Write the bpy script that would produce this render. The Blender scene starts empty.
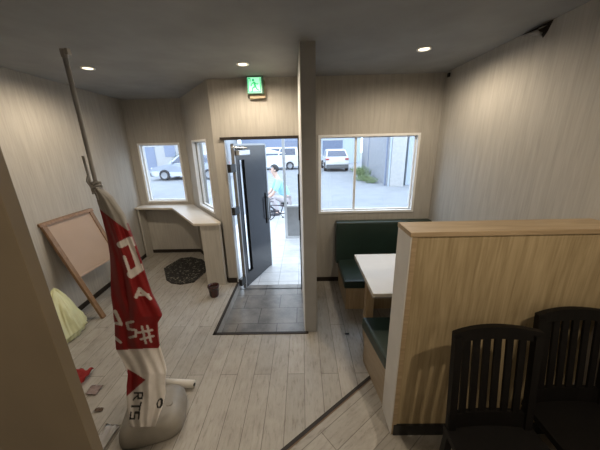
import bpy, bmesh, math, random
from mathutils import Vector, Matrix, noise
random.seed(7)
C = bpy.context.scene.collection
PI = math.pi
H = 2.587          # ceiling height
D = 3.34           # street wall
RW = 1.64          # right wall
TZ = -0.12         # sunken entrance tiles
GZ = -0.15         # street

# ------------------------------------------------------------------ materials
def srgb(r, g, b):
    f = lambda c: (c/255)/12.92 if c/255 <= .04045 else ((c/255+.055)/1.055)**2.4
    return (f(r), f(g), f(b), 1)

class NT:
    def __init__(s, name):
        s.m = bpy.data.materials.new(name); s.m.use_nodes = True
        s.t = s.m.node_tree; s.n = s.t.nodes; s.b = s.n['Principled BSDF']
        s.out = s.n['Material Output']
    def add(s, typ, **kw):
        n = s.n.new(typ)
        for k, v in kw.items():
            if k in n.inputs: n.inputs[k].default_value = v
            else: setattr(n, k, v)
        return n
    def l(s, a, b): s.t.links.new(a, b)

def coords(t, scale=(1, 1, 1), rot=(0, 0, 0), loc=(0, 0, 0)):
    tc = t.add('ShaderNodeTexCoord'); mp = t.add('ShaderNodeMapping')
    mp.inputs['Scale'].default_value = scale; mp.inputs['Rotation'].default_value = rot
    mp.inputs['Location'].default_value = loc
    t.l(tc.outputs['Object'], mp.inputs['Vector'])
    return mp.outputs['Vector']

def ramp(t, fac, stops):
    r = t.add('ShaderNodeValToRGB'); e = r.color_ramp.elements
    while len(e) < len(stops): e.new(0.5)
    for el, (p, c) in zip(e, stops): el.position = p; el.color = c
    t.l(fac, r.inputs['Fac']); return r.outputs['Color']

def plain(name, col, rough=.5, metal=0, var=.08, scale=8, bump=0, spec=.5, coat=0):
    """one colour with a slight procedural variation"""
    t = NT(name); b = t.b
    b.inputs['Roughness'].default_value = rough; b.inputs['Metallic'].default_value = metal
    b.inputs['Specular IOR Level'].default_value = spec; b.inputs['Coat Weight'].default_value = coat
    v = coords(t); nz = t.add('ShaderNodeTexNoise', Scale=scale, Detail=4.0); t.l(v, nz.inputs['Vector'])
    lo = tuple(max(0, c*(1-var)) for c in col[:3])+(1,); hi = tuple(min(1, c*(1+var)) for c in col[:3])+(1,)
    t.l(ramp(t, nz.outputs['Fac'], [(.3, lo), (.7, hi)]), b.inputs['Base Color'])
    if bump:
        bp = t.add('ShaderNodeBump', Strength=bump, Distance=.01); t.l(nz.outputs['Fac'], bp.inputs['Height'])
        t.l(bp.outputs['Normal'], b.inputs['Normal'])
    return t.m

def emit(name, col, strength):
    t = NT(name); t.b.inputs['Base Color'].default_value = col
    t.b.inputs['Emission Color'].default_value = col; t.b.inputs['Emission Strength'].default_value = strength
    return t.m

def wallpaper(name, c0, c1, c2):
    t = NT(name); b = t.b; b.inputs['Roughness'].default_value = .75
    v = coords(t, (1, 1, .10)); nz = t.add('ShaderNodeTexNoise', Scale=26.0, Detail=5.0, Roughness=.6, Distortion=.4)
    t.l(v, nz.inputs['Vector'])
    v2 = coords(t, (1, 1, .03), loc=(3, 1, 0)); n2 = t.add('ShaderNodeTexNoise', Scale=90.0, Detail=2.0); t.l(v2, n2.inputs['Vector'])
    mx = t.add('ShaderNodeMath', operation='MULTIPLY_ADD'); mx.inputs[1].default_value = .35
    t.l(n2.outputs['Fac'], mx.inputs[0])
    m2 = t.add('ShaderNodeMath', operation='MULTIPLY'); m2.inputs[1].default_value = .65
    t.l(nz.outputs['Fac'], m2.inputs[0]); t.l(m2.outputs[0], mx.inputs[2])
    t.l(ramp(t, mx.outputs[0], [(.34, c0), (.5, c1), (.66, c2)]), b.inputs['Base Color'])
    bp = t.add('ShaderNodeBump', Strength=.35, Distance=.006); t.l(mx.outputs[0], bp.inputs['Height'])
    t.l(bp.outputs['Normal'], b.inputs['Normal'])
    return t.m

def planks(name, ang, loc=(0, 0, 0), tone=1.0):
    t = NT(name); b = t.b
    v = coords(t, rot=(0, 0, ang), loc=loc)
    br = t.add('ShaderNodeTexBrick', offset=.37, offset_frequency=2)
    for k, x in (('Scale', 1.0), ('Mortar Size', .0026), ('Mortar Smooth', .2), ('Brick Width', 1.7), ('Row Height', .142), ('Bias', 0.0)):
        br.inputs[k].default_value = x
    br.inputs['Color1'].default_value = (.31*tone, .29*tone, .255*tone, 1)
    br.inputs['Color2'].default_value = (.38*tone, .356*tone, .318*tone, 1)
    br.inputs['Mortar'].default_value = (.16, .14, .12, 1)
    t.l(v, br.inputs['Vector'])
    sep = t.add('ShaderNodeMapping'); sep.inputs['Scale'].default_value = (1.6, 8, 1); t.l(v, sep.inputs['Vector'])
    g = t.add('ShaderNodeTexNoise', Scale=6.0, Detail=8.0, Roughness=.65, Distortion=.6); t.l(sep.outputs['Vector'], g.inputs['Vector'])
    gc = ramp(t, g.outputs['Fac'], [(.30, (.52, .49, .46, 1)), (.44, (.90, .89, .88, 1)), (.7, (1.05, 1.05, 1.05, 1))])
    p = t.add('ShaderNodeTexNoise', Scale=3.1, Detail=6.0, Roughness=.7); t.l(v, p.inputs['Vector'])
    pc = ramp(t, p.outputs['Fac'], [(.30, (.55, .52, .49, 1)), (.40, (.84, .82, .8, 1)), (.54, (1, 1, 1, 1))])
    m1 = t.add('ShaderNodeMix', data_type='RGBA', blend_type='MULTIPLY'); m1.inputs['Factor'].default_value = .8
    t.l(br.outputs['Color'], m1.inputs['A']); t.l(gc, m1.inputs['B'])
    m2 = t.add('ShaderNodeMix', data_type='RGBA', blend_type='MULTIPLY'); m2.inputs['Factor'].default_value = .7
    t.l(m1.outputs['Result'], m2.inputs['A']); t.l(pc, m2.inputs['B'])
    t.l(m2.outputs['Result'], b.inputs['Base Color'])
    t.l(ramp(t, g.outputs['Fac'], [(.3, (.55, .55, .55, 1)), (.7, (.36, .36, .36, 1))]), b.inputs['Roughness'])
    bp = t.add('ShaderNodeBump', Strength=.25, Distance=.004); t.l(br.outputs['Fac'], bp.inputs['Height']); bp.invert = True
    t.l(bp.outputs['Normal'], b.inputs['Normal'])
    return t.m

def tiles(name, w, h, c1, c2, mortar, rough=.35, off=0.0, loc=(0, 0, 0), rot=(0, 0, 0), gap=.005, stain=.75):
    t = NT(name); b = t.b; b.inputs['Roughness'].default_value = rough
    v = coords(t, loc=loc, rot=rot)
    br = t.add('ShaderNodeTexBrick', offset=off)
    for k, x in (('Scale', 1.0), ('Mortar Size', gap), ('Mortar Smooth', .1), ('Brick Width', w), ('Row Height', h), ('Bias', 0.0)):
        br.inputs[k].default_value = x
    br.inputs['Color1'].default_value = c1; br.inputs['Color2'].default_value = c2; br.inputs['Mortar'].default_value = mortar
    t.l(v, br.inputs['Vector'])
    p = t.add('ShaderNodeTexNoise', Scale=5.0, Detail=7.0, Roughness=.7); t.l(v, p.inputs['Vector'])
    pc = ramp(t, p.outputs['Fac'], [(.35, (stain, stain, stain, 1)), (.62, (1, 1, 1, 1))])
    m = t.add('ShaderNodeMix', data_type='RGBA', blend_type='MULTIPLY'); m.inputs['Factor'].default_value = .85
    t.l(br.outputs['Color'], m.inputs['A']); t.l(pc, m.inputs['B']); t.l(m.outputs['Result'], b.inputs['Base Color'])
    bp = t.add('ShaderNodeBump', Strength=.3, Distance=.005); bp.invert = True
    t.l(br.outputs['Fac'], bp.inputs['Height']); t.l(bp.outputs['Normal'], b.inputs['Normal'])
    return t.m

def woody(name, c0, c1, axis=2, rough=.45, scale=5.0):
    t = NT(name); b = t.b; b.inputs['Roughness'].default_value = rough
    sc = [9, 9, 9]; sc[axis] = .7
    v = coords(t, tuple(sc)); g = t.add('ShaderNodeTexNoise', Scale=scale, Detail=6.0, Distortion=.8); t.l(v, g.inputs['Vector'])
    t.l(ramp(t, g.outputs['Fac'], [(.32, c0), (.68, c1)]), b.inputs['Base Color'])
    return t.m

def thin_glass(name, tint=(1, 1, 1, 1), refl=.07):
    t = NT(name); t.n.remove(t.b)
    tr = t.add('ShaderNodeBsdfTransparent'); tr.inputs['Color'].default_value = tint
    gl = t.add('ShaderNodeBsdfGlossy'); gl.inputs['Roughness'].default_value = .02
    mx = t.add('ShaderNodeMixShader'); mx.inputs[0].default_value = refl
    t.l(tr.outputs[0], mx.inputs[1]); t.l(gl.outputs[0], mx.inputs[2]); t.l(mx.outputs[0], t.out.inputs['Surface'])
    return t.m

def flagcloth(name):
    t = NT(name); b = t.b; b.inputs['Roughness'].default_value = .7
    a = t.add('ShaderNodeVertexColor', layer_name='print')
    v = coords(t); nz = t.add('ShaderNodeTexNoise', Scale=14.0, Detail=3.0); t.l(v, nz.inputs['Vector'])
    gc = ramp(t, nz.outputs['Fac'], [(.35, (.9, .9, .9, 1)), (.6, (1, 1, 1, 1))])
    m = t.add('ShaderNodeMix', data_type='RGBA', blend_type='MULTIPLY'); m.inputs['Factor'].default_value = 1
    t.l(a.outputs['Color'], m.inputs['A']); t.l(gc, m.inputs['B']); t.l(m.outputs['Result'], b.inputs['Base Color'])
    return t.m

def matting(name):
    t = NT(name); b = t.b; b.inputs['Roughness'].default_value = .95
    v = coords(t); nz = t.add('ShaderNodeTexNoise', Scale=38.0, Detail=3.0); t.l(v, nz.inputs['Vector'])
    t.l(ramp(t, nz.outputs['Fac'], [(.40, (.010, .010, .009, 1)), (.60, (.030, .028, .025, 1)), (.67, (.26, .24, .20, 1))]), b.inputs['Base Color'])
    bp = t.add('ShaderNodeBump', Strength=.8, Distance=.01); t.l(nz.outputs['Fac'], bp.inputs['Height']); t.l(bp.outputs['Normal'], b.inputs['Normal'])
    return t.m

M = {}
M['paper'] = wallpaper('striped_wallpaper', (.365, .343, .307, 1), (.415, .392, .352, 1), (.455, .433, .393, 1))
M['tanpaper'] = wallpaper('tan_wallpaper', (.23, .172, .09, 1), (.30, .23, .128, 1), (.37, .29, .17, 1))
M['ceil'] = plain('grey_ceiling_paint', (.27, .272, .268, 1), .85, var=.12, scale=2.5, bump=.06)
M['floor'] = planks('whitewashed_planks', PI/2, (.06, .3, 0))
M['floor2'] = planks('whitewashed_planks_diagonal', -math.atan2(.53, .67), (.2, .045, 0))
M['tile'] = tiles('entrance_tiles', .45, .30, (.17, .155, .14, 1), (.205, .19, .17, 1), (.07, .062, .055, 1), .3, .5, (.1, .12, 0), stain=.38)
M['porch'] = tiles('porch_tiles', .30, .30, (.50, .50, .50, 1), (.56, .56, .56, 1), (.33, .33, .33, 1), .4, 0, (.09, .04, 0), gap=.006)
M['white'] = plain('white_trim_paint', (.80, .80, .79, 1), .45, var=.04)
M['endboard'] = plain('grey_white_board', (.55, .535, .51, 1), .5, var=.05)
M['column'] = plain('grey_beige_paint', (.30, .30, .298, 1), .7, var=.05)
M['brownpanel'] = plain('brown_panel', (.155, .122, .080, 1), .45, var=.10, scale=3)
M['dark'] = plain('dark_brown_trim', (.028, .022, .018, 1), .6, var=.2, spec=.25)
M['black'] = plain('black_plastic', (.012, .012, .012, 1), .4)
M['alu'] = plain('brushed_aluminium', (.62, .63, .64, 1), .35, .6, var=.05)
M['steel'] = plain('grey_steel', (.33, .33, .33, 1), .35, .8)
M['polegrey'] = plain('grey_pole_plastic', (.38, .37, .355, 1), .5, var=.1)
M['glass'] = thin_glass('window_glass')
M['doorpanel'] = plain('dark_door_laminate', (.012, .012, .015, 1), .18, 0, var=.12, scale=3, spec=.5)
M['capwood'] = woody('oak_cap', (.27, .195, .11, 1), (.36, .27, .165, 1), 0)
M['legwood'] = woody('oak_leg', (.36, .26, .15, 1), (.48, .36, .22, 1), 2)
M['benchside'] = woody('tan_bench_side', (.27, .215, .15, 1), (.34, .275, .20, 1), 1)
M['easelwood'] = woody('brown_easel_wood', (.16, .085, .038, 1), (.26, .15, .074, 1), 2)
M['board'] = plain('pinkish_tan_board', (.38, .275, .20, 1), .55, var=.05, scale=3)
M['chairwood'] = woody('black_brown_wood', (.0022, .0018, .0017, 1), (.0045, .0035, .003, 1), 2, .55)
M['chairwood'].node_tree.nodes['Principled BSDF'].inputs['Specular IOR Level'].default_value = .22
M['vinyl'] = plain('dark_green_vinyl', (.015, .032, .025, 1), .38, var=.15, scale=5, spec=.5)
M['tabletop'] = plain('cream_laminate', (.68, .64, .58, 1), .35, var=.02)
M['tableedge'] = plain('grey_edge', (.30, .28, .26, 1), .5)
M['counter'] = plain('cream_counter', (.60, .55, .48, 1), .4, var=.03)
M['mat'] = matting('black_coir')
M['pot'] = plain('dark_red_glaze', (.045, .014, .012, 1), .25, var=.25)
M['soil'] = plain('dark_soil', (.02, .015, .012, 1), .9)
M['flag'] = flagcloth('printed_cloth')
M['baseplastic'] = plain('dirty_white_plastic', (.235, .215, .185, 1), .5, var=.18, scale=6)
M['tube'] = plain('white_plastic_tube', (.60, .57, .52, 1), .4, var=.06)
M['bag'] = plain('pale_yellow_plastic', (.62, .62, .36, 1), .35, var=.08, scale=10)
M['redcloth'] = plain('red_cloth', (.42, .03, .03, 1), .7)
M['paperwhite'] = plain('white_paper', (.60, .58, .56, 1), .7)
M['pinkscrap'] = plain('pinkish_paper', (.40, .31, .29, 1), .7)
M['brownscrap'] = plain('brown_scrap', (.16, .11, .075, 1), .8)
M['lamp'] = emit('lamp_glow', (1, .84, .58, 1), 1.7)
M['exitgreen'] = emit('exit_green', (.02, .50, .20, 1), .45)
M['exitwhite'] = emit('exit_white', (.36, .90, .56, 1), .62)
M['exitbox'] = plain('exit_housing', (.05, .14, .09, 1), .5)
M['exitbracket'] = plain('exit_bracket', (.36, .29, .19, 1), .6)
# street
M['asphalt'] = plain('asphalt', (.25, .265, .29, 1), .85, var=.08, scale=2)
M['carwhite'] = plain('white_car_paint', (.72, .73, .74, 1), .2, var=.02, coat=.5)
M['carsilver'] = plain('silver_car_paint', (.45, .49, .56, 1), .25, .3, var=.02, coat=.5)
M['carglass'] = plain('dark_car_glass', (.10, .12, .17, 1), .06)
M['tyre'] = plain('tyre_rubber', (.03, .03, .035, 1), .8)
M['rim'] = plain('alloy_rim', (.35, .36, .38, 1), .35, .5)
M['tail'] = plain('tail_lamp_red', (.45, .08, .08, 1), .3)
M['bumper'] = plain('grey_bumper', (.12, .13, .14, 1), .6)
M['plate'] = plain('plate_white', (.75, .75, .72, 1), .5)
M['block'] = tiles('concrete_blocks', .8, .38, (.40, .43, .48, 1), (.46, .49, .54, 1), (.30, .32, .36, 1), .85, .5, gap=.012, rot=(PI/2, 0, PI/2))
M['render'] = plain('pale_render', (.43, .435, .44, 1), .85, var=.07, scale=9, bump=.2)
M['bluegrey'] = plain('blue_grey_siding', (.22, .26, .36, 1), .7, var=.05)
M['paleblue'] = plain('pale_blue_siding', (.42, .49, .56, 1), .7, var=.05)
M['shutter'] = plain('dark_blue_shutter', (.14, .18, .27, 1), .6)
M['leaf'] = plain('weed_leaf', (.20, .27, .12, 1), .7, var=.35, scale=30)
M['leafdark'] = plain('shrub_leaf', (.06, .10, .06, 1), .7, var=.35, scale=20)
M['skin'] = plain('skin', (.62, .42, .34, 1), .55)
M['shirt'] = plain('light_blue_cotton', (.36, .66, .74, 1), .8)
M['trousers'] = plain('pale_pink_grey_cotton', (.50, .46, .48, 1), .85)
M['hair'] = plain('dark_hair', (.02, .017, .017, 1), .6)
M['shoe'] = plain('dark_shoe', (.05, .05, .06, 1), .6)
M['bikemetal'] = plain('dark_bike_frame', (.06, .05, .06, 1), .4, .3)

# ------------------------------------------------------------------ mesh helpers
def link(name, bm, mat, parent=None, smooth=False, mats=None):
    me = bpy.data.meshes.new(name); bm.normal_update(); bm.to_mesh(me); bm.free()
    for m in (mats or [mat]): me.materials.append(m)
    if smooth:
        for p in me.polygons: p.use_smooth = True
    o = bpy.data.objects.new(name, me); C.objects.link(o)
    if parent: o.parent = parent
    return o

def tag(o, label, cat, group=None, kind=None):
    o['label'] = label; o['category'] = cat
    if group: o['group'] = group
    if kind: o['kind'] = kind
    return o

def thing(name, label, cat, loc=(0, 0, 0), rz=0, group=None):
    o = bpy.data.objects.new(name, None); C.objects.link(o)
    o.empty_display_size = .1; o.location = loc; o.rotation_euler = (0, 0, rz)
    return tag(o, label, cat, group)

def struct(name, bm, mat, parent=None, **kw):
    o = link(name, bm, mat, parent, **kw)
    if not parent: o['kind'] = 'structure'
    return o

def box(bm, x0, x1, y0, y1, z0, z1, bev=0, mtx=None):
    r = bmesh.ops.create_cube(bm, size=1)
    vs = r['verts']
    for v in vs:
        v.co = Vector((x0+(v.co.x+.5)*(x1-x0), y0+(v.co.y+.5)*(y1-y0), z0+(v.co.z+.5)*(z1-z0)))
    if bev:
        es = list({e for v in vs for e in v.link_edges})
        rb = bmesh.ops.bevel(bm, geom=es, offset=bev, segments=2, profile=.6, affect='EDGES')
        vs = list({v for f in rb['faces'] for v in f.verts} | {v for v in vs if v.is_valid})
    if mtx:
        for v in vs: v.co = mtx @ v.co
    return vs

def bx(*a, **k):
    bm = bmesh.new(); box(bm, *a, **k); return bm

def prism(bm, pts, z0, z1, mtx=None):
    a = [bm.verts.new((p[0], p[1], z0)) for p in pts]; b = [bm.verts.new((p[0], p[1], z1)) for p in pts]
    n = len(pts)
    bm.faces.new(a[::-1]); bm.faces.new(b)
    for i in range(n): bm.faces.new((a[i], a[(i+1) % n], b[(i+1) % n], b[i]))
    bmesh.ops.recalc_face_normals(bm, faces=bm.faces[:])
    if mtx:
        for v in a+b: v.co = mtx @ v.co

def tube(bm, path, rad, n=10, caps=True):
    path = [Vector(p) for p in path]; k = len(path)
    rads = rad if isinstance(rad, (list, tuple)) else [rad]*k
    rings = []; ref = None
    for i, p in enumerate(path):
        d = (path[min(i+1, k-1)]-path[max(i-1, 0)]).normalized()
        if ref is None: ref = Vector((0, 0, 1)) if abs(d.z) < .9 else Vector((1, 0, 0))
        a = d.cross(ref).normalized(); b = d.cross(a).normalized(); ref = -b if b.dot(ref) < 0 else b
        b = d.cross(a).normalized()
        rings.append([bm.verts.new(p+rads[i]*(a*math.cos(t)+b*math.sin(t))) for t in (2*PI*j/n for j in range(n))])
        ref = d.orthogonal() if False else (Vector((0, 0, 1)) if abs(d.z) < .9 else Vector((1, 0, 0)))
    for r0, r1 in zip(rings, rings[1:]):
        for j in range(n): bm.faces.new((r0[j], r0[(j+1) % n], r1[(j+1) % n], r1[j]))
    if caps: bm.faces.new(rings[0][::-1]); bm.faces.new(rings[-1])
    bmesh.ops.recalc_face_normals(bm, faces=bm.faces[:])

def lathe(bm, prof, n=24, c=(0, 0, 0)):
    rings = []
    for r, z in prof:
        if r <= 1e-5: rings.append([bm.verts.new((c[0], c[1], c[2]+z))])
        else: rings.append([bm.verts.new((c[0]+r*math.cos(2*PI*j/n), c[1]+r*math.sin(2*PI*j/n), c[2]+z)) for j in range(n)])
    for a, b in zip(rings, rings[1:]):
        for j in range(n):
            k = (j+1) % n
            if len(a) == 1 and len(b) == 1: continue
            if len(a) == 1: bm.faces.new((a[0], b[k], b[j]))
            elif len(b) == 1: bm.faces.new((a[j], a[k], b[0]))
            else: bm.faces.new((a[j], a[k], b[k], b[j]))
    bmesh.ops.recalc_face_normals(bm, faces=bm.faces[:])

def T(x, y, z, rz=0): return Matrix.Translation((x, y, z)) @ Matrix.Rotation(rz, 4, 'Z')

def copy_tree(o, parent=None):
    c = o.copy(); C.objects.link(c); c.parent = parent
    for ch in list(o.children): copy_tree(ch, c)
    return c

# ------------------------------------------------------------------ the room
LX = lambda y: -2.82-.071*(y-4.3)
YB = 4.5; YR = -2.2
bayL = (LX(YB), YB); bayR = (-1.90, YB); bayF = (-1.07, D)

# floor: main planks, diagonal planks near the partition, sunken tiles
SA, SB = (-1.20, .35), (.545, 1.73)            # line of the dark joint strip
sdir = Vector((SB[0]-SA[0], SB[1]-SA[1])).normalized()
bm = bmesh.new()
prism(bm, [(LX(YR), YR), (-2.0, YR), SA, SB, (RW, SB[1]), (RW, D), (.0, D), (.0, 2.28), (-.93, 2.28), (-.93, D), bayF, bayR, bayL], TZ-.05, 0)
bmesh.ops.triangulate(bm, faces=bm.faces[:])
struct('floor', bm, M['floor'])
bm = bmesh.new(); prism(bm, [(-2.0, YR), (RW, YR), (RW, SB[1]), SB, SA], TZ-.05, 0)
bmesh.ops.triangulate(bm, faces=bm.faces[:])
struct('floor_diagonal', bm, M['floor2'])
bm = bmesh.new(); prism(bm, [(-.93, 2.28), (0, 2.28), (0, D+.02), (-.93, D+.02)], TZ-.05, TZ)
struct('floor_entrance', bm, M['tile'])
# ceiling
bm = bmesh.new(); prism(bm, [(LX(YR)-.1, YR-.1), (RW+.1, YR-.1), (RW+.1, D+.12), (bayF[0]+.02, D+.12), (bayR[0]+.05, YB+.12), (bayL[0]-.1, YB+.12)], H, H+.1)
struct('ceiling', bm, M['ceil'])

def wall(name, p0, p1, mat, holes=(), th=.12, z0=0, z1=H):
    """wall on the segment p0-p1, thickness to the left of p0->p1, holes = (s0,s1,za,zb)"""
    p0 = Vector(p0); p1 = Vector(p1); L = (p1-p0).length; a = math.atan2(p1.y-p0.y, p1.x-p0.x)
    m = T(p0.x, p0.y, 0, a); bm = bmesh.new()
    ss = sorted({0, L, *[h[0] for h in holes], *[h[1] for h in holes]})
    for s0, s1 in zip(ss, ss[1:]):
        zs = [(z0, z1)]
        for h in holes:
            if h[0] <= s0 and s1 <= h[1]:
                zs = [q for lo, hi in zs for q in ((lo, min(hi, h[2])), (max(lo, h[3]), hi)) if q[1]-q[0] > 1e-4]
        for lo, hi in zs: box(bm, s0, s1, 0, th, lo, hi, mtx=m)
    return struct(name, bm, mat)

wall('wall_left', (LX(YR), YR), bayL, M['paper'])
bw = bayR[0]-bayL[0]
W1 = (-2.70-bayL[0], -2.005-bayL[0], .95, 1.93)
wall('wall_bay', bayL, bayR, M['paper'], [W1])
aL = (Vector(bayF)-Vector(bayR)).length
W2 = (.42, 1.16, .95, 1.95)
wall('wall_angled', bayR, bayF, M['paper'], [W2])
wall('wall_front', (bayF[0], D), (RW, D), M['paper'], [(-.945-bayF[0], -.02-bayF[0], TZ-.1, 1.955), (.20-bayF[0], 1.425-bayF[0], .985, 1.955)])
bm = bx(-.945, -.02, D, D+.12, TZ-.1, TZ)
struct('trim_1', bm, M['tile'])                              # door sill
wall('wall_right', (RW, D+.12), (RW, YR), M['paper'])
wall('wall_rear', (RW, YR), (LX(YR), YR), M['paper'])
# wing wall beside the door: light inner cheek, grey end
bm = bmesh.new(); prism(bm, [(0, 2.28), (.118, 2.28), (.118, D), (-.03, D)], 0, H); struct('wall_entrance', bm, M['column'])
bm = bmesh.new(); prism(bm, [(-.004, 2.282), (.0, 2.282), (-.031, D), (-.036, D)], TZ, H); struct('trim_2', bm, M['white'])
bm = bx(-.0, .118, 2.28, D, TZ-.05, 0); struct('wall_entrance_base', bm, M['column'])
# brown panel near the camera
bm = bx(-1.9, -.772, .66, .70, 0, H, bev=.003); struct('wall_foreground', bm, M['brownpanel'])
# baseboards
bm = bmesh.new()
prism(bm, [(LX(YR), YR), (LX(YR)+.012, YR), (bayL[0]+.012, YB), bayL], 0, .06); struct('baseboard_left', bm, M['dark'])
bm = bx(bayL[0], bayR[0], YB-.012, YB, 0, .06); struct('baseboard_bay', bm, M['dark'])
bm = bmesh.new(); av = (Vector(bayF)-Vector(bayR)); box(bm, 0, aL, -.012, 0, 0, .06, mtx=T(*bayR, 0, math.atan2(av.y, av.x))); struct('baseboard_angled', bm, M['dark'])
bm = bx(.118, RW, D-.012, D, 0, .06); struct('baseboard_front', bm, M['dark'])
bm = bx(-1.075, -.955, D-.014, D, 0, .07); struct('baseboard_door', bm, M['dark'])
# dark edging round the sunken entrance
bm = bmesh.new(); box(bm, -.955, -.925, 2.25, D, -.004, .006); box(bm, -.955, .03, 2.25, 2.283, -.004, .006); struct('trim_3', bm, M['dark'])
# dark joint strip between the two plank fields
sn = Vector((sdir.y, -sdir.x)); bm = bmesh.new()
a, b = Vector(SA), Vector(SB)
prism(bm, [tuple(a-sn*.013), tuple(b-sn*.013), tuple(b+sn*.011), tuple(a+sn*.011)], -.004, .006); struct('trim_4', bm, M['dark'])
bm = bmesh.new(); prism(bm, [tuple(a+sn*.012), tuple(b+sn*.012), tuple(b+sn*.019), tuple(a+sn*.019)], -.004, .004); struct('trim_5', bm, M['brownscrap'])

bm = bmesh.new(); m_ = T(*bayR, 0, math.atan2(av.y, av.x))
for q in ((-.10, W2[0], TZ, 2.7), (W2[1], aL, TZ, 2.7), (W2[0], W2[1], TZ, W2[2]), (W2[0], W2[1], W2[3], 2.7)): box(bm, q[0], q[1], .121, .14, q[2], q[3], mtx=m_)
struct('wall_angled_outside', bm, M['render'])
# windows ----------------------------------------------------------------
def window(name, p0, p1, s0, s1, z0, z1, mull=None, th=.12, fr=.028):
    p0 = Vector(p0); p1 = Vector(p1); a = math.atan2(p1.y-p0.y, p1.x-p0.x); m = T(p0.x, p0.y, 0, a)
    e = bpy.data.objects.new(name, None); C.objects.link(e); e['kind'] = 'structure'; e.matrix_world = m
    bm = bmesh.new()
    for q in ((s0, s0+fr, z0, z1), (s1-fr, s1, z0, z1), (s0+fr, s1-fr, z0, z0+fr), (s0+fr, s1-fr, z1-fr, z1)):
        box(bm, q[0], q[1], -.012, .03, q[2], q[3])
    link('window_frame', bm, M['white'], e)
    bm = bmesh.new(); f2 = .022
    for q in ((s0+fr*.4, s0+fr+f2*.5, z0+fr*.3, z1-fr*.3), (s1-fr-f2*.5, s1-fr*.4, z0+fr*.3, z1-fr*.3), (s0+fr, s1-fr, z0+fr*.3, z0+fr+f2*.5), (s0+fr, s1-fr, z1-fr-f2*.5, z1-fr*.3)):
        box(bm, q[0], q[1], .05, .085, q[2], q[3])
    link('sash', bm, M['white'], e)
    if mull:
        bm = bx(mull-.013, mull+.013, .045, .09, z0+fr*.3, z1-fr*.3); link('mullion', bm, M['white'], e)
    bm = bx(s0+fr*.5, s1-fr*.5, .064, .068, z0+fr*.5, z1-fr*.5); link('pane', bm, M['glass'], e)
    return e
window('window_1', bayL, bayR, *W1)
window('window_2', bayR, bayF, *W2)
window('window_3', (bayF[0], D), (RW, D), .20-bayF[0], 1.425-bayF[0], .985, 1.955, mull=.665-bayF[0])

# door -------------------------------------------------------------------
door = bpy.data.objects.new('door_1', None); C.objects.link(door); door['kind'] = 'structure'
door.location = (-.875, 3.31, TZ); door.rotation_euler = (0, 0, math.atan2(.83, .31))
LW, LH = .885, 1.99
g0, g1, gz0, gz1 = .155, .265, .22, 1.80      # glass slot
bm = bmesh.new()
for q in ((.075, g0, .02, LH), (g1, LW-.03, .02, LH), (g0, g1, .02, gz0), (g0, g1, gz1, LH)): box(bm, q[0], q[1], -.02, .02, q[2], q[3])
link('door_leaf', bm, M['doorpanel'], door)
bm = bmesh.new()
box(bm, .05, .075, -.022, .022, .01, LH); box(bm, LW-.03, LW, -.022, .022, .01, LH)
box(bm, .06, LW-.03, -.023, .023, LH-.012, LH+.012)
link('stile', bm, M['steel'], door)
bm = bmesh.new()
for q in ((g0-.006, g0, gz0, gz1), (g1, g1+.006, gz0, gz1), (g0-.006, g1+.006, gz0-.006, gz0), (g0-.006, g1+.006, gz1, gz1+.006)): box(bm, q[0], q[1], -.025, .025, q[2], q[3])
link('glass_bead', bm, M['black'], door)
bm = bx(g0, g1, -.004, .004, gz0, gz1); link('glass_slot', bm, M['glass'], door)
h = link('door_handle', bx(LW-.11, LW-.045, -.035, -.02, .78, 1.27, bev=.006), M['black'], door)
bm = bmesh.new(); tube(bm, [(LW-.08, -.03, .84), (LW-.08, -.075, .86), (LW-.08, -.075, 1.19), (LW-.08, -.03, 1.21)], .011); link('grip', bm, M['steel'], h, smooth=True)
bm = bx(.09, .34, -.075, -.02, 1.86, 1.92, bev=.006); cl = link('door_closer', bm, M['alu'], door)
bm = bmesh.new(); tube(bm, [(.28, -.05, 1.93), (.13, -.16, 1.945), (.02, -.02, 1.96)], .009, 6); link('closer_arm', bm, M['steel'], cl)
for z in (.10, 1.12, 1.66):
    bm = bx(-.05, .06, -.025, .025, z, z+.10, bev=.004); link('hinge', bm, M['black'], door)
# frame round the opening
bm = bmesh.new()
box(bm, -.945, -.934, D-.01, D+.115, TZ, 1.93); box(bm, -.05, -.02, D-.01, D+.11, TZ, 1.93)
struct('trim_6', bm, M['alu'])
bm = bmesh.new(); box(bm, -.985, -.005, D-.03, D+.12, 1.925, 1.957, bev=.003); box(bm, -.05, -.022, D-.02, D-.01, TZ, 1.93); struct('trim_7', bm, M['dark'])
bm = bx(-.06, -.045, D-.005, D+.05, .9, 1.5); struct('trim_8', bm, M['black'])

# partition ----------------------------------------------------------------
pt = bpy.data.objects.new('wall_partition', None); C.objects.link(pt); pt['kind'] = 'structure'
PX, PY0, PY1 = .565, 1.275, 1.45
link('panel', bx(PX, RW, PY0, PY1, 0, 1.386), M['tanpaper'], pt)
link('end_board', bx(PX-.018, PX, PY0-.004, PY1+.004, 0, 1.386, bev=.003), M['endboard'], pt)
link('cap', bx(PX-.022, RW, PY0-.010, PY1+.006, 1.386, 1.412, bev=.003), M['capwood'], pt)
link('plinth', bx(PX-.002, RW, PY0-.014, PY0, 0, .085), M['black'], pt)
link('corner_strip', bx(PX-.01, PX+.016, PY0-.007, PY0+.01, 0, 1.386), M['capwood'], pt)

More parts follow.
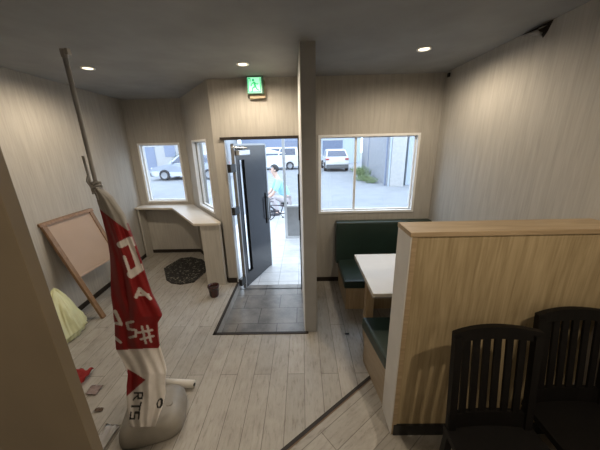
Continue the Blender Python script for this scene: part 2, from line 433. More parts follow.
# counter in the bay ---------------------------------------------------------
ct = thing('window_counter', 'cream wall counter running round the bay window', 'counter', (0, 0, 0))
bm = bmesh.new()
nx, ny = -av.y/aL, av.x/aL
prism(bm, [(LX(4.27)+.005, 4.27), (-2.16, 4.22), (-1.42, 3.25), (-1.10, 3.25), (-1.085, D-.03), (bayR[0]-.02, YB-.015), (bayL[0]+.012, YB-.015)], .875, .905)
link('counter_top', bm, M['counter'], ct)
bm = bmesh.new(); prism(bm, [(-2.80, 4.30), (-2.775, 4.30), (-2.775, YB-.02), (-2.81, YB-.02)], 0, .875); link('side_panel', bm, M['paper'], ct)
bm = bmesh.new(); prism(bm, [(-1.35, 3.27), (-1.10, 3.27), (-1.09, D-.03), (-1.35, D+.24)], 0, .875); link('front_panel', bm, M['paper'], ct)

# booth ----------------------------------------------------------------------
b1 = thing('booth_bench', 'dark green booth bench with high backrest under the street window', 'bench', (1.03, 2.9, 0))
def rel(bm, loc):
    for v in bm.verts: v.co -= Vector(loc)
    return bm
L1 = (1.03, 2.9, 0)
link('base', rel(bx(.47, RW-.01, 2.66, 3.30, 0, .29, bev=.004), L1), M['legwood'], b1)
link('seat', rel(bx(.445, RW-.01, 2.62, 3.21, .29, .385, bev=.02), L1), M['vinyl'], b1)
link('backrest', rel(bx(.42, RW-.01, 3.20, 3.325, .33, .895, bev=.018), L1), M['vinyl'], b1)
b2 = thing('booth_bench', 'dark green booth bench standing against back of the low partition', 'bench', (1.06, 1.68, 0))
L2 = (1.06, 1.68, 0)
bm = bmesh.new(); prism(bm, [(.505, 1.89), (.558, 1.462), (RW-.01, 1.462), (RW-.01, 1.89)], 0, .325)
link('base', rel(bm, L2), M['benchside'], b2)
bm = bmesh.new(); prism(bm, [(.485, 1.93), (.549, 1.462), (RW-.01, 1.462), (RW-.01, 1.93)], .325, .43)
bmesh.ops.bevel(bm, geom=bm.edges[:], offset=.022, segments=3, profile=.6, affect='EDGES')
link('seat', rel(bm, L2), M['vinyl'], b2)
link('backrest', rel(bx(.60, RW-.01, 1.48, 1.56, .428, .86, bev=.018), L2), M['vinyl'], b2)
tb = thing('booth_table', 'cream topped table with oak leg between the two green booth benches', 'table', (1.08, 2.25, 0))
L3 = (1.08, 2.25, 0)
link('table_top', rel(bx(.545, RW-.005, 1.85, 2.64, .668, .70, bev=.004), L3), M['tabletop'], tb)
link('edge_band', rel(bx(.543, RW-.005, 1.848, 2.642, .660, .672), L3), M['tableedge'], tb)
link('leg', rel(bx(.575, .65, 2.16, 2.24, 0, .66, bev=.004), L3), M['legwood'], tb)
link('leg', rel(bx(1.52, 1.60, 2.16, 2.24, 0, .66, bev=.004), L3), M['legwood'], tb)

# chairs ---------------------------------------------------------------------
def make_chair(label):
    """origin between the rear feet; faces -y"""
    t = thing('dining_chair', label, 'chair', group='dark chairs in front of the partition')
    w = .42; h = 1.0
    bk = lambda z: .0+(z-.45)*.13 if z > .45 else 0.0
    yb = lambda z: .06 - .0 if False else (z-.45)*.14 if z > .45 else (.45-z)*.06
    for s in (-1, 1):
        bm = bmesh.new()
        zs = [0, .2, .45, .6, .75, .88, .955]
        prev = None
        for z in zs:
            x = s*(w/2-.02); y = yb(z)
            ring = [bm.verts.new((x+dx*.018, y+dy*.016, z)) for dx, dy in ((-1, -1), (1, -1), (1, 1), (-1, 1))]
            if prev:
                for j in range(4): bm.faces.new((prev[j], prev[(j+1) % 4], ring[(j+1) % 4], ring[j]))
            else: bm.faces.new(ring[::-1])
            prev = ring
        bm.faces.new(prev); bmesh.ops.recalc_face_normals(bm, faces=bm.faces[:])
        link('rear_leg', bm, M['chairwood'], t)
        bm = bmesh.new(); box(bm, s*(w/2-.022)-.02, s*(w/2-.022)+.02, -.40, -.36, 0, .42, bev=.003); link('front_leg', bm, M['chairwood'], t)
        bm = bmesh.new(); box(bm, s*(w/2-.022)-.01, s*(w/2-.022)+.01, -.36, 0.0, .16, .19); link('stretcher', bm, M['chairwood'], t)
    bm = bmesh.new()        # seat, dished
    n = 8; g = []
    for i in range(n+1):
        row = []
        for j in range(n+1):
            u, v = i/n*2-1, j/n*2-1
            wx = (w/2+.015)*(1-.05*(v > .0)*v)
            row.append((u*wx, -.205+v*.225, .455-.012*(1-u*u)*(1-v*v)))
        g.append(row)
    top = [[bm.verts.new(p) for p in r] for r in g]; bot = [[bm.verts.new((p[0], p[1], .42)) for p in r] for r in g]
    for i in range(n):
        for j in range(n):
            bm.faces.new((top[i][j], top[i+1][j], top[i+1][j+1], top[i][j+1])); bm.faces.new((bot[i][j], bot[i][j+1], bot[i+1][j+1], bot[i+1][j]))
    for i in range(n):
        bm.faces.new((top[i][0], bot[i][0], bot[i+1][0], top[i+1][0])); bm.faces.new((top[i][n], top[i+1][n], bot[i+1][n], bot[i][n]))
        bm.faces.new((top[0][i], top[0][i+1], bot[0][i+1], bot[0][i])); bm.faces.new((top[n][i], bot[n][i], bot[n][i+1], top[n][i+1]))
    bmesh.ops.recalc_face_normals(bm, faces=bm.faces[:])
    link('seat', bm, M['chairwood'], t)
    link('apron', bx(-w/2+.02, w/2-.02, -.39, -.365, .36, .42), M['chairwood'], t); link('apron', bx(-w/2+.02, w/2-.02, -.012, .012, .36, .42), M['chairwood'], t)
    def rail(zlo, zhi, arch, bow, th):
        bm = bmesh.new(); N = 14; prev = None
        for i in range(N+1):
            u = i/N*2-1; x = u*w/2; k = 1-u*u
            y = lambda z: yb(z)+bow*k
            zl, zh = zlo, zhi+arch*k
            ring = [bm.verts.new(p) for p in ((x, y(zl)-th, zl), (x, y(zl)+th, zl), (x, y(zh)+th, zh), (x, y(zh)-th, zh))]
            if prev:
                for j in range(4): bm.faces.new((prev[j], prev[(j+1) % 4], ring[(j+1) % 4], ring[j]))
            else: bm.faces.new(ring)
            prev = ring
        bm.faces.new(prev[::-1]); bmesh.ops.recalc_face_normals(bm, faces=bm.faces[:]); return bm
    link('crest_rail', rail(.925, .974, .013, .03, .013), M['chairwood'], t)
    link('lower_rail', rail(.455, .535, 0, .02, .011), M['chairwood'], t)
    for i in range(6):
        u = (i-2.5)/3.4; x = (i-2.5)*.0535; k = 1-u*u
        bm = bmesh.new(); prev = None
        for z in (.52, .63, .74, .85, .94):
            y = yb(z)+.02*k+.01*k*(z-.55)/.38; hw = .0160
            ring = [bm.verts.new(p) for p in ((x-hw, y-.006, z), (x+hw, y-.006, z), (x+hw, y+.006, z), (x-hw, y+.006, z))]
            if prev:
                for j in range(4): bm.faces.new((prev[j], prev[(j+1) % 4], ring[(j+1) % 4], ring[j]))
            else: bm.faces.new(ring[::-1])
            prev = ring
        bm.faces.new(prev); bmesh.ops.recalc_face_normals(bm, faces=bm.faces[:])
        link('slat', bm, M['chairwood'], t)
    return t
ch = make_chair('black wooden slat-back chair beside the partition end, whole backrest showing')
ch.location = (.918, .985, 0)
c2 = copy_tree(ch); c2.location = (1.422, 1.115, 0); c2.rotation_euler = (0, 0, 0)
c2['label'] = 'black wooden slat-back chair by the right wall, standing closer to the partition'

# easel board -----------------------------------------------------------------
ez = thing('easel_board', 'brown wooden framed signboard leaning against the left wall', 'signboard', (-2.32, 2.55, 0))
lean = -.37/1.12
def lean_pt(x0, y, z): return Vector((x0, y, 0))
eB = Matrix.Shear('XY', 4, (lean, 0)) if False else None
def lbar(y0, y1, z0, z1, d0=-.016, d1=.016):
    bm = bmesh.new(); vs = box(bm, d0, d1, y0, y1, z0, z1, bev=.003)
    for v in bm.verts: v.co.x += v.co.z*lean
    return bm
EW = .68
link('leg', lbar(0, .05, 0, 1.13), M['easelwood'], ez)
link('leg', lbar(EW-.05, EW, 0, 1.13), M['easelwood'], ez)
link('top_rail', lbar(-.02, EW+.01, 1.105, 1.14, -.022, .022), M['easelwood'], ez)
link('bottom_rail', lbar(.05, EW-.05, .50, .525, -.010, .010), M['board'], ez)
link('board', lbar(.05, EW-.05, .52, 1.105, -.006, .004), M['board'], ez)

# plastic bag -------------------------------------------------------------------
def lump(name, loc, sx, sy, sz, mat, seed, amp=.35, freq=3.0, sub=4, taper=0):
    bm = bmesh.new(); bmesh.ops.create_icosphere(bm, subdivisions=sub, radius=1)
    off = Vector((seed*3.1, seed*1.7, seed*.9))
    for v in bm.verts:
        p = v.co.copy()
        q_ = Vector((p.x*freq*1.5, p.y*freq*1.5, p.z*freq*.45)); k = 1+amp*noise.noise(p*freq*.5+off)-amp*.75*abs(noise.noise(q_+off))+amp*.2*noise.noise(q_*2.7+off)
        t = 1-taper*max(0, p.z)
        z = max(p.z*k, -.72)
        v.co = Vector((p.x*k*sx*t, p.y*k*sy*t, (z+.72)*sz))
    o = link(name, bm, mat, smooth=True); o.location = loc; return o
bm = bmesh.new(); rings = []
for i in range(41):
    t = i/40; ring = []
    for j in range(96):
        a = 2*PI*j/96; c, s_n = math.cos(a), math.sin(a)
        p = Vector((c*1.6, s_n*1.6, t*1.1)); q = Vector((c*4.2, s_n*4.2, t*1.6+5))
        prof = (.80+.9*t if t < .12 else .908*(1-((t-.12)/.88))**.72+.10*(1-t)+.045)
        rr = prof*(1+.22*noise.noise(p)-.30*abs(noise.noise(q))*(1-.3*t)+.07*noise.noise(q*2.6))
        if t > .8: rr += .05*math.sin(5*a+t*9)*(t-.7)
        ring.append(bm.verts.new((.165*rr*c-.075*t*t, .235*rr*s_n+.10*t*t, .50*t*(1+.05*noise.noise(p*1.3)))))
    rings.append(ring)
for a, b in zip(rings, rings[1:]):
    for j in range(96): bm.faces.new((a[j], a[(j+1) % 96], b[(j+1) % 96], b[j]))
bm.faces.new(rings[0][::-1]); bm.faces.new(rings[-1]); bmesh.ops.recalc_face_normals(bm, faces=bm.faces[:])
bg = link('plastic_bag', bm, M['bag'], smooth=True); bg.location = (-2.475, 2.25, .002)
tag(bg, 'crumpled pale yellow plastic bag on the floor by the left wall', 'plastic bag')

# door mat, pot, speck ----------------------------------------------------------------
bm = bmesh.new(); prism(bm, [(-2.25, 3.82), (-2.15, 4.20), (-1.98, 4.24), (-1.74, 4.13), (-1.60, 3.95), (-1.52, 3.66), (-1.58, 3.35), (-1.75, 3.29), (-1.90, 3.33), (-2.02, 3.43)], .0, .014)
bmesh.ops.bevel(bm, geom=[e for e in bm.edges], offset=.004, segments=1, affect='EDGES')
tag(link('door_mat', bm, M['mat']), 'black speckled floor mat lying under the bay counter', 'mat')
pot = thing('pot', 'small dark red pot standing on the floor by the entrance edge', 'pot', (-1.17, 2.99, 0))
bm = bmesh.new(); lathe(bm, [(0, 0), (.048, 0), (.056, .02), (.063, .09), (.068, .135), (.074, .14), (.074, .155), (.064, .157), (.058, .13), (.056, .115)], 28)
link('body', bm, M['pot'], pot, smooth=True)
bm = bmesh.new(); lathe(bm, [(.0, .117), (.03, .121), (.057, .116)], 20); link('soil', bm, M['soil'], pot, smooth=True)

# flag banner ---------------------------------------------------------------------------
FX, FY = -1.115, 1.42
bn = thing('banner', 'red and white cloth banner wrapped round a tall grey pole', 'banner', (FX, FY, .12))
bm = bmesh.new(); tube(bm, [(0, 0, 0), (0, 0, .9)], .014, 12); tube(bm, [(0, 0, .88), (0, 0, 2.155)], [.0125, .0105], 12)
link('pole', bm, M['polegrey'], bn, smooth=True)
bm = bmesh.new(); tube(bm, [(0, 0, 2.15), (0, 0, 2.185)], .015, 10); tube(bm, [(-.004, 0, 2.168), (.03, -.012, 2.172)], .006, 8); box(bm, .02, .034, -.02, 0, 2.16, 2.185)
link('pole_cap', bm, M['polegrey'], bn)
bm = bmesh.new(); tube(bm, [(-.026, -.012, 1.70), (-.014, -.02, 1.50)], .006, 8); link('crossbar', bm, M['polegrey'], bn, smooth=True)
bm = bmesh.new()
for k, z in enumerate((1.515, 1.53, 1.545, 1.56)): tube(bm, [(.022*math.cos(a)+.0, .024*math.sin(a), z+.004*math.sin(a*2+k)) for a in [2*PI*i/14 for i in range(15)]], .006, 6, caps=False)
tube(bm, [(-.01, -.022, 1.53), (-.024, -.03, 1.57), (-.012, -.028, 1.60)], .005, 6); tube(bm, [(0, -.024, 1.53), (.014, -.03, 1.50), (.012, -.03, 1.47)], .005, 6)
link('tie', bm, M['polegrey'], bn, smooth=True)
# cloth: rows (y, z, xl, xr)
rows = [(1.405, 1.655, -1.128, -1.098), (1.40, 1.60, -1.12, -1.045), (1.40, 1.50, -1.115, -1.0), (1.40, 1.37, -1.115, -.98), (1.40, 1.26, -1.125, -.96), (1.40, 1.18, -1.14, -.95),
        (1.40, 1.0, -1.18, -.93), (1.40, .905, -1.19, -.905), (1.40, .845, -1.20, -.895), (1.40, .79, -1.205, -.935), (1.40, .70, -1.225, -.95), (1.40, .60, -1.24, -.96), (1.37, .515, -1.19, -.93),
        (1.34, .455, -1.155, -.908), (1.31, .40, -1.155, -.912), (1.27, .335, -1.145, -.90), (1.235, .30, -1.125, -.905), (1.20, .245, -1.11, -.925), (1.185, .205, -1.095, -.94)]
def row_at(z):
    for (y0, z0, a0, b0), (y1, z1, a1, b1) in zip(rows, rows[1:]):
        if z1 <= z <= z0:
            f = (z0-z)/(z0-z1); return y0+(y1-y0)*f, a0+(a1-a0)*f, b0+(b1-b0)*f
    return rows[-1][0], rows[-1][2], rows[-1][3]
def seg(p, a, b):
    ax, az = a; bx_, bz = b; dx, dz = bx_-ax, bz-az; L = dx*dx+dz*dz
    t = max(0, min(1, ((p[0]-ax)*dx+(p[1]-az)*dz)/L)); return math.hypot(p[0]-ax-t*dx, p[1]-az-t*dz)
def inpoly(p, q):
    c = False
    for (x0, z0), (x1, z1) in zip(q, q[1:]+q[:1]):
        if (z0 > p[1]) != (z1 > p[1]) and p[0] < (x1-x0)*(p[1]-z0)/(z1-z0)+x0: c = not c
    return c
strokes = [((-1.05, 1.325), (-.985, 1.355), .019), ((-.99, 1.35), (-.972, 1.19), .016), ((-1.03, 1.135), (-.955, 1.185), .022), ((-1.042, 1.25), (-1.03, 1.14), .010),
           ((-1.03, .985), (-.995, 1.04), .010), ((-.995, 1.04), (-.945, .975), .012), ((-1.02, 1.00), (-.95, 1.0), .009),
           ((-1.18, .885), (-1.165, .80), .012), ((-1.195, .80), (-1.165, .79), .010),
           ((-1.125, .80), (-1.085, .81), .009), ((-1.125, .80), (-1.125, .755), .009), ((-1.125, .755), (-1.08, .745), .009), ((-1.08, .745), (-1.09, .70), .009), ((-1.09, .70), (-1.13, .69), .009),
           ((-1.07, .725), (-.975, .745), .008), ((-1.06, .675), (-.975, .70), .008), ((-1.035, .77), (-1.035, .645), .008), ((-1.0, .775), (-1.0, .655), .008),
           ((-1.235, .70), (-1.20, .655), .011)]
LET = {'R': [((0, 0), (0, 1)), ((0, 1), (.85, 1)), ((.85, 1), (.85, .5)), ((.85, .5), (0, .5)), ((.35, .5), (.95, 0))], 'T': [((0, 1), (1, 1)), ((.5, 1), (.5, 0))],
       'S': [((1, 1), (0, 1)), ((0, 1), (0, .5)), ((0, .5), (1, .5)), ((1, .5), (1, 0)), ((1, 0), (0, 0))]}
black = []
for k, chx in enumerate('RTS'):          # reads downwards, letter tops to the right
    for (ax_, ay_), (bx2, by2) in LET[chx]:
        g_ = lambda px, py: (-1.098+.052*py, .360-.041*k-.029*px)
        black.append((g_(ax_, ay_), g_(bx2, by2), .0052))
RED = (.50, .028, .034); DRED = (.46, .026, .03); WHT = (.80, .78, .76); BLK = (.015, .015, .02)
def pattern(x, z, s, xl, xr):
    for a, b, r in black:
        if seg((x, z), a, b) < r: return BLK
    d = math.hypot(x+.925, (z-.315))
    if d < .020 and not (d < .012 and x < -.922): return BLK
    if z < .60+.012*(s-.5) :
        if inpoly((x, z), [(-1.16, .485), (-1.035, .425), (-1.16, .335)]): return RED
        return WHT
    top = 1.49+.10*(1-s)-.25*(s > .5)*0
    if z > 1.54-.13*s: return (.58, .565, .54)
    for a, b, r in strokes:
        if seg((x, z), a, b) < r: return WHT
    return RED
bm = bmesh.new(); lay = bm.loops.layers.color.new('print')
NZ, NS = 340, 72
ztop, zbot = rows[0][1], rows[-1][1]
grid = []; cols = []
for i in range(NZ+1):
    z = ztop+(zbot-ztop)*i/NZ
    y0, xl, xr = row_at(z); w = xr-xl; t = i/NZ
    ring = []; cr = []
    for j in range(NS+1):                 # front, left to right
        s = j/NS; x = xl+w*s
        fa = max(0, min(1, (.72-t)/.12)); fold = .30+.10*math.sin(t*5)      # deep fold separating the left flap from the printed face
        d = -.022*math.sin(PI*s)+fa*(-.19*w*math.exp(-((s-fold-.16)/.16)**2)*min(1, t*3+.1)+.05*w*math.exp(-((s-fold)/.05)**2))
        d += .010*math.sin(s*9+t*7)*min(1, t*4)+.006*math.sin(s*21-t*16)*min(1, t*4)+.010*math.sin(t*38+s*5)*max(0, t-.5)
        kf = (y0+d)/y0; ring.append(Vector((x*kf, y0+d, 1.85+(z-1.85)*kf))); cr.append(pattern(x, z, s, xl, xr))
    for j in range(1, NS//2):             # back, right to left
        s = 1-j/(NS//2); x = xl+w*s
        ring.append(Vector((x, y0+.02+.05*math.sin(PI*s)*min(1, t*4+.2)+.006*math.sin(s*14+t*9), z)))
        cr.append(WHT if z < .6 else ((.58, .565, .54) if z > 1.45 else DRED))
    grid.append([bm.verts.new(p-Vector((FX, FY, .12))) for p in ring]); cols.append(cr)
n = len(grid[0])
for i in range(NZ):
    for j in range(n):
        k = (j+1) % n
        f = bm.faces.new((grid[i][j], grid[i+1][j], grid[i+1][k], grid[i][k])); f.smooth = True
        for lp, (a, b) in zip(f.loops, ((i, j), (i+1, j), (i+1, k), (i, k))): lp[lay] = (*cols[a][b], 1)
bm.faces.new(grid[0]); 
fb = bm.faces.new(grid[-1][::-1])
for lp in fb.loops: lp[lay] = (*WHT, 1)
bmesh.ops.recalc_face_normals(bm, faces=bm.faces[:])
fl = link('flag', bm, M['flag'], bn)
bpy.context.view_layer.update()

def rounded_block(sx, sy, h, r=.08, dome=.25, crown=.55):
    bm = bmesh.new(); N = 40; rings = []
    prof = [(.93, 0), (.99, .08), (1.0, .25), (.98, .5), (.9, .75), (.74, .93), (crown, 1.0), (.2, 1.02)]
    for k, zf in prof:
        ring = []
        for j in range(N):
            a = 2*PI*j/N; c, s = math.cos(a), math.sin(a); e = .5
            ring.append(bm.verts.new((k*sx/2*math.copysign(abs(c)**e, c), k*sy/2*math.copysign(abs(s)**e, s), h*zf)))
        rings.append(ring)
    for a, b in zip(rings, rings[1:]):
        for j in range(N): bm.faces.new((a[j], a[(j+1) % N], b[(j+1) % N], b[j]))
    bm.faces.new(rings[0][::-1]); bm.faces.new(rings[-1]); bmesh.ops.recalc_face_normals(bm, faces=bm.faces[:]); return bm
bs = thing('flag_stand', 'off-white plastic water base holding up the banner pole', 'flag stand', (-1.075, 1.385, 0), .30)
link('tank', rounded_block(.40, .38, .145), M['baseplastic'], bs, smooth=True)
bm = bmesh.new(); lathe(bm, [(.03, .12), (.034, .12), (.032, .17), (.022, .175), (.019, .175), (.019, .10)], 20, (-.028, .045, 0)); link('socket', bm, M['baseplastic'], bs, smooth=True)
bm = bmesh.new(); lathe(bm, [(0, .145), (.022, .145), (.022, .158), (0, .16)], 16, (.11, -.03, -.010)); link('filler_cap', bm, M['baseplastic'], bs)
b3 = thing('flag_stand', 'off-white plastic base slab at the bottom edge, lying before the banner', 'flag stand', (-1.08, .985, 0), .05)
link('tank', rounded_block(.40, .36, .075), M['baseplastic'], b3, smooth=True)
bm = bmesh.new(); lathe(bm, [(.022, .06), (.034, .076), (.030, .10), (.018, .102), (.016, .07)], 20); link('socket', bm, M['baseplastic'], b3, smooth=True)
tu = thing('plastic_tube', 'white plastic tube lying on the floor behind the banner base', 'tube', (-1.03, 1.655, .030), 0)
bm = bmesh.new(); tube(bm, [(-.14, .01, 0), (.125, -.01, 0)], .030, 20); link('body', bm, M['tube'], tu, smooth=True)
bm = bmesh.new(); tube(bm, [(.124, -.01, -.004), (.130, -.0105, -.004)], .013, 12); link('end_hole', bm, M['black'], tu)

# scraps on the floor
def scrap(name, loc, sx, sy, mat, seed, label, cat, up=.02, n=10):
    bm = bmesh.new(); g = []
    for i in range(n+1):
        r = []
        for j in range(n+1):
            u, v = i/n-.5, j/n-.5; p = Vector((u*3+seed, v*3-seed, seed*.7))
            r.append(bm.verts.new((u*sx*(1+.25*noise.noise(p)), v*sy*(1+.25*noise.noise(p*1.3)), .003+up*(.5+.5*noise.noise(p*1.4)))))
        g.append(r)
    for i in range(n):
        for j in range(n): bm.faces.new((g[i][j], g[i+1][j], g[i+1][j+1], g[i][j+1]))
    ret = bmesh.ops.solidify(bm, geom=bm.faces[:], thickness=.002)
    o = link(name, bm, mat, smooth=True); o.location = loc; return tag(o, label, cat)
scrap('cloth_scrap', (-1.92, 1.73, 0), .16, .16, M['redcloth'], 3, 'scrap of red cloth on the floor beside the brown panel', 'cloth', .06)
scrap('paper_scrap', (-1.70, 1.62, 0), .09, .08, M['pinkscrap'], 5, 'pale pinkish scrap on the floor next to the red cloth', 'paper', .02)
scrap('litter_scrap', (-1.545, 1.455, 0), .065, .03, M['brownscrap'], 8, 'small brown scrap on the planks left of the banner base', 'scrap', .012)
scrap('paper_sheet', (-1.35, 1.22, 0), .10, .24, M['paperwhite'], 9, 'crumpled white sheet on the floor between brown panel and banner base', 'paper', .04)
scrap('floor_speck', (.42, 2.235, 0), .04, .025, M['black'], 11, 'black speck of dirt on planks near the booth table leg', 'dirt', .006, 4)

# peeling wallpaper and small fixing on the right wall -------------------------------------
bm = bmesh.new(); N = 14; g = []
for i in range(N+1):
    t = i/N; y = 2.30-.24*t; r = []
    drop = .075*(t**1.2)*(1 if t < .93 else .75)
    for k in range(6):
        q = k/5
        r.append(bm.verts.new((RW-.003-.055*t*math.sin(q*PI*.9), y, H-.004-drop*(.25+.75*q)-.0)))
    g.append(r)
for i in range(N):
    for k in range(5): bm.faces.new((g[i][k], g[i+1][k], g[i+1][k+1], g[i][k+1]))
bmesh.ops.solidify(bm, geom=bm.faces[:], thickness=.002)
fp = thing('wallpaper_flap', 'curled flap of wallpaper peeling off below the ceiling on right wall', 'wallpaper', (0, 0, 0))
link('curl', bm, M['paperwhite'], fp, smooth=True)
bm = bmesh.new(); prism(bm, [(2.27, H-.002), (2.02, H-.002), (2.05, H-.06), (2.075, H-.085), (2.10, H-.05), (2.16, H-.02)], 0, .003, Matrix(((0, 0, -1, RW), (1, 0, 0, 0), (0, 1, 0, 0), (0, 0, 0, 1))))
link('torn_patch', bm, M['dark'], fp)
bm = bmesh.new(); box(bm, RW-.02, RW, 3.24, 3.275, 2.525, 2.565, bev=.003)
tag(link('wall_plug', bm, M['black']), 'tiny black fixing high on the right wall beside the corner', 'fixing')

# lamps ------------------------------------------------------------------------------------
def downlight(x, y, label, power, col=(1, .84, .64), angle=174, src=True):
    t = thing('downlight', label, 'ceiling light', (x, y, H), group='recessed ceiling downlights')
    bm = bmesh.new(); lathe(bm, [(.042, -.002), (.056, -.008), (.060, -.005), (.060, 0)], 28); link('ring', bm, M['white'], t, smooth=True)
    bm = bmesh.new(); lathe(bm, [(0, -.006), (.043, -.004)], 28); link('lens', bm, M['lamp'], t)
    li = bpy.data.lights.new('lamp_beam', 'SPOT'); li.energy = power; li.color = col; li.spot_size = math.radians(angle); li.spot_blend = .6; li.shadow_soft_size = .022
    o = bpy.data.objects.new('lamp_beam', li); C.objects.link(o); o.parent = t; o.location = (0, 0, -.02)
    return t
P0 = 28
downlight(-2.0, 2.79, 'round warm ceiling downlight nearest the left wall, above the signboard', P0*1.05)
downlight(-.54, 2.80, 'round warm ceiling downlight in front of the green exit sign', P0)
downlight(1.03, 2.52, 'round warm ceiling downlight above the green booth', P0*.9)
downlight(1.05, .12, 'round warm ceiling downlight above the black chairs', P0*1.35)
downlight(-.55, .12, 'round warm ceiling downlight above the middle of the room', P0*.42)
downlight(-2.0, .5, 'round warm ceiling downlight behind the brown panel', P0*.8)
downlight(1.05, -1.5, 'added fill downlight, out of view by the rear wall on the right wall side', P0*.4)  # unseen lamp behind the camera, added as ambient fill
downlight(-.75, -1.5, 'added fill downlight, out of view by the rear wall in the middle of the room', P0*.6)  # second unseen rear lamp, put in to lift the room's fill light

# exit sign ----------------------------------------------------------------------------------
ex = thing('exit_sign', 'green lit exit sign with white running figure above the door', 'exit sign', (-.505, 3.25, 2.40))
link('housing', bx(-.092, .092, -.012, .03, .005, .182, bev=.004), M['exitbox'], ex)
link('bracket', bx(-.075, .10, .03, .09, -.035, .15), M['exitbracket'], ex)
bm = bx(-.082, .070, -.0145, -.012, .015, .170); fc = link('face', bm, M['exitwhite'], ex)
def flat(polys, y):
    bm = bmesh.new()
    for q in polys:
        vs = [bm.verts.new((p[0], y, p[1])) for p in q]; bm.faces.new(vs)
    r = bmesh.ops.extrude_face_region(bm, geom=bm.faces[:])
    for v in [g_ for g_ in r['geom'] if isinstance(g_, bmesh.types.BMVert)]: v.co.y += .0008
    bmesh.ops.recalc_face_normals(bm, faces=bm.faces[:])
    return bm
def st(a, b, w):
    a = Vector(a); b = Vector(b); d = (b-a).normalized(); nrm = Vector((-d.y, d.x))*w
    return [tuple(a-nrm), tuple(b-nrm), tuple(b+nrm), tuple(a+nrm)]
ox, oz = -.006, .02
man = [[(ox-.012+.013*math.cos(t), oz+.122+.013*math.sin(t)) for t in [2*PI*i/14 for i in range(14)]],
       st((ox-.002, oz+.105), (ox+.010, oz+.055), .011), st((ox-.002, oz+.102), (ox-.030, oz+.085), .005), st((ox-.030, oz+.085), (ox-.038, oz+.062), .005),
       st((ox+.002, oz+.100), (ox+.030, oz+.080), .005), st((ox+.030, oz+.080), (ox+.044, oz+.090), .005),
       st((ox+.006, oz+.058), (ox-.022, oz+.042), .007), st((ox-.022, oz+.045), (ox-.030, oz+.008), .006),
       st((ox+.010, oz+.058), (ox+.026, oz+.030), .007), st((ox+.026, oz+.032), (ox+.052, oz+.018), .006)]
link('pictogram', flat(man, -.0156), M['exitgreen'], fc)
door_shape = [st((-.074, .165), (-.074, .02), .005), st((-.079, .160), (-.046, .160), .005), st((-.050, .165), (-.050, .13), .005), st((-.074, .024), (.063, .024), .006), st((.060, .165), (.060, .02), .005)]
link('door_outline', flat(door_shape, -.0156), M['exitgreen'], fc)

# ------------------------------------------------------------------ the street
bm = bmesh.new(); prism(bm, [(-40, D+.10), (40, D+.10), (40, 60), (-40, 60)], GZ-.1, GZ); struct('ground', bm, M['asphalt'])
bm = bmesh.new(); prism(bm, [(-1.75, YB+.13), (-1.05, D+.125), (.25, D+.125), (.25, 8.0), (-1.75, 8.0)], GZ-.05, TZ-.001); struct('path', bm, M['porch'])
sc_ = thing('glass_screen', 'narrow glazed porch screen with grey lower panel outside the door', 'screen', (-.20, 5.5, TZ))
bm = bmesh.new()
for q in ((-.20, -.145, 0, 2.3), (.25, .29, 0, 2.3), (-.145, .25, 2.26, 2.3), (-.145, .25, .70, .74), (-.145, .25, .0, .05)): box(bm, q[0], q[1], -.025, .025, q[2], q[3])
link('frame', bm, M['alu'], sc_)
link('pane', bx(-.145, .25, -.004, .004, .74, 2.26), M['glass'], sc_)
link('lower_panel', bx(-.145, .25, -.008, .008, .05, .70), M['steel'], sc_)

def wheel(bm_t, bm_r, x, y, z, r, w):
    m = Matrix.Translation((x, y, z)) @ Matrix.Rotation(PI/2, 4, 'X')
    a = bmesh.new(); lathe(a, [(r*.62, -w/2), (r*.93, -w/2), (r, -w*.3), (r, w*.3), (r*.93, w/2), (r*.62, w/2), (r*.62, -w/2)], 28)
    for v in a.verts: v.co = m @ v.co
    me = bpy.data.meshes.new('tmp'); a.to_mesh(me); a.free(); bm_t.from_mesh(me); bpy.data.meshes.remove(me)
    a = bmesh.new(); lathe(a, [(0, -w*.42), (r*.1, -w*.42), (r*.12, -w*.3), (r*.55, -w*.34), (r*.63, -w*.46), (r*.63, w*.46), (r*.55, w*.34), (r*.12, w*.3), (r*.1, w*.42), (0, w*.42)], 28)
    for v in a.verts: v.co = m @ v.co
    a.to_mesh(bpy.data.meshes.new('tmp')) if False else None
    me = bpy.data.meshes.new('tmp'); a.to_mesh(me); a.free(); bm_r.from_mesh(me); bpy.data.meshes.remove(me)

def side_poly(bm, pts, y0, y1):
    """extrude an (x,z) profile from y0 to y1 with per-point inset: pts = (x, z, inset)"""
    a = [bm.verts.new((x, y0+i, z)) for x, z, i in pts]; b = [bm.verts.new((x, y1-i, z)) for x, z, i in pts]
    n = len(pts); bm.faces.new(a); bm.faces.new(b[::-1])
    for i in range(n): bm.faces.new((a[i], b[i], b[(i+1) % n], a[(i+1) % n]))
    bmesh.ops.recalc_face_normals(bm, faces=bm.faces[:])

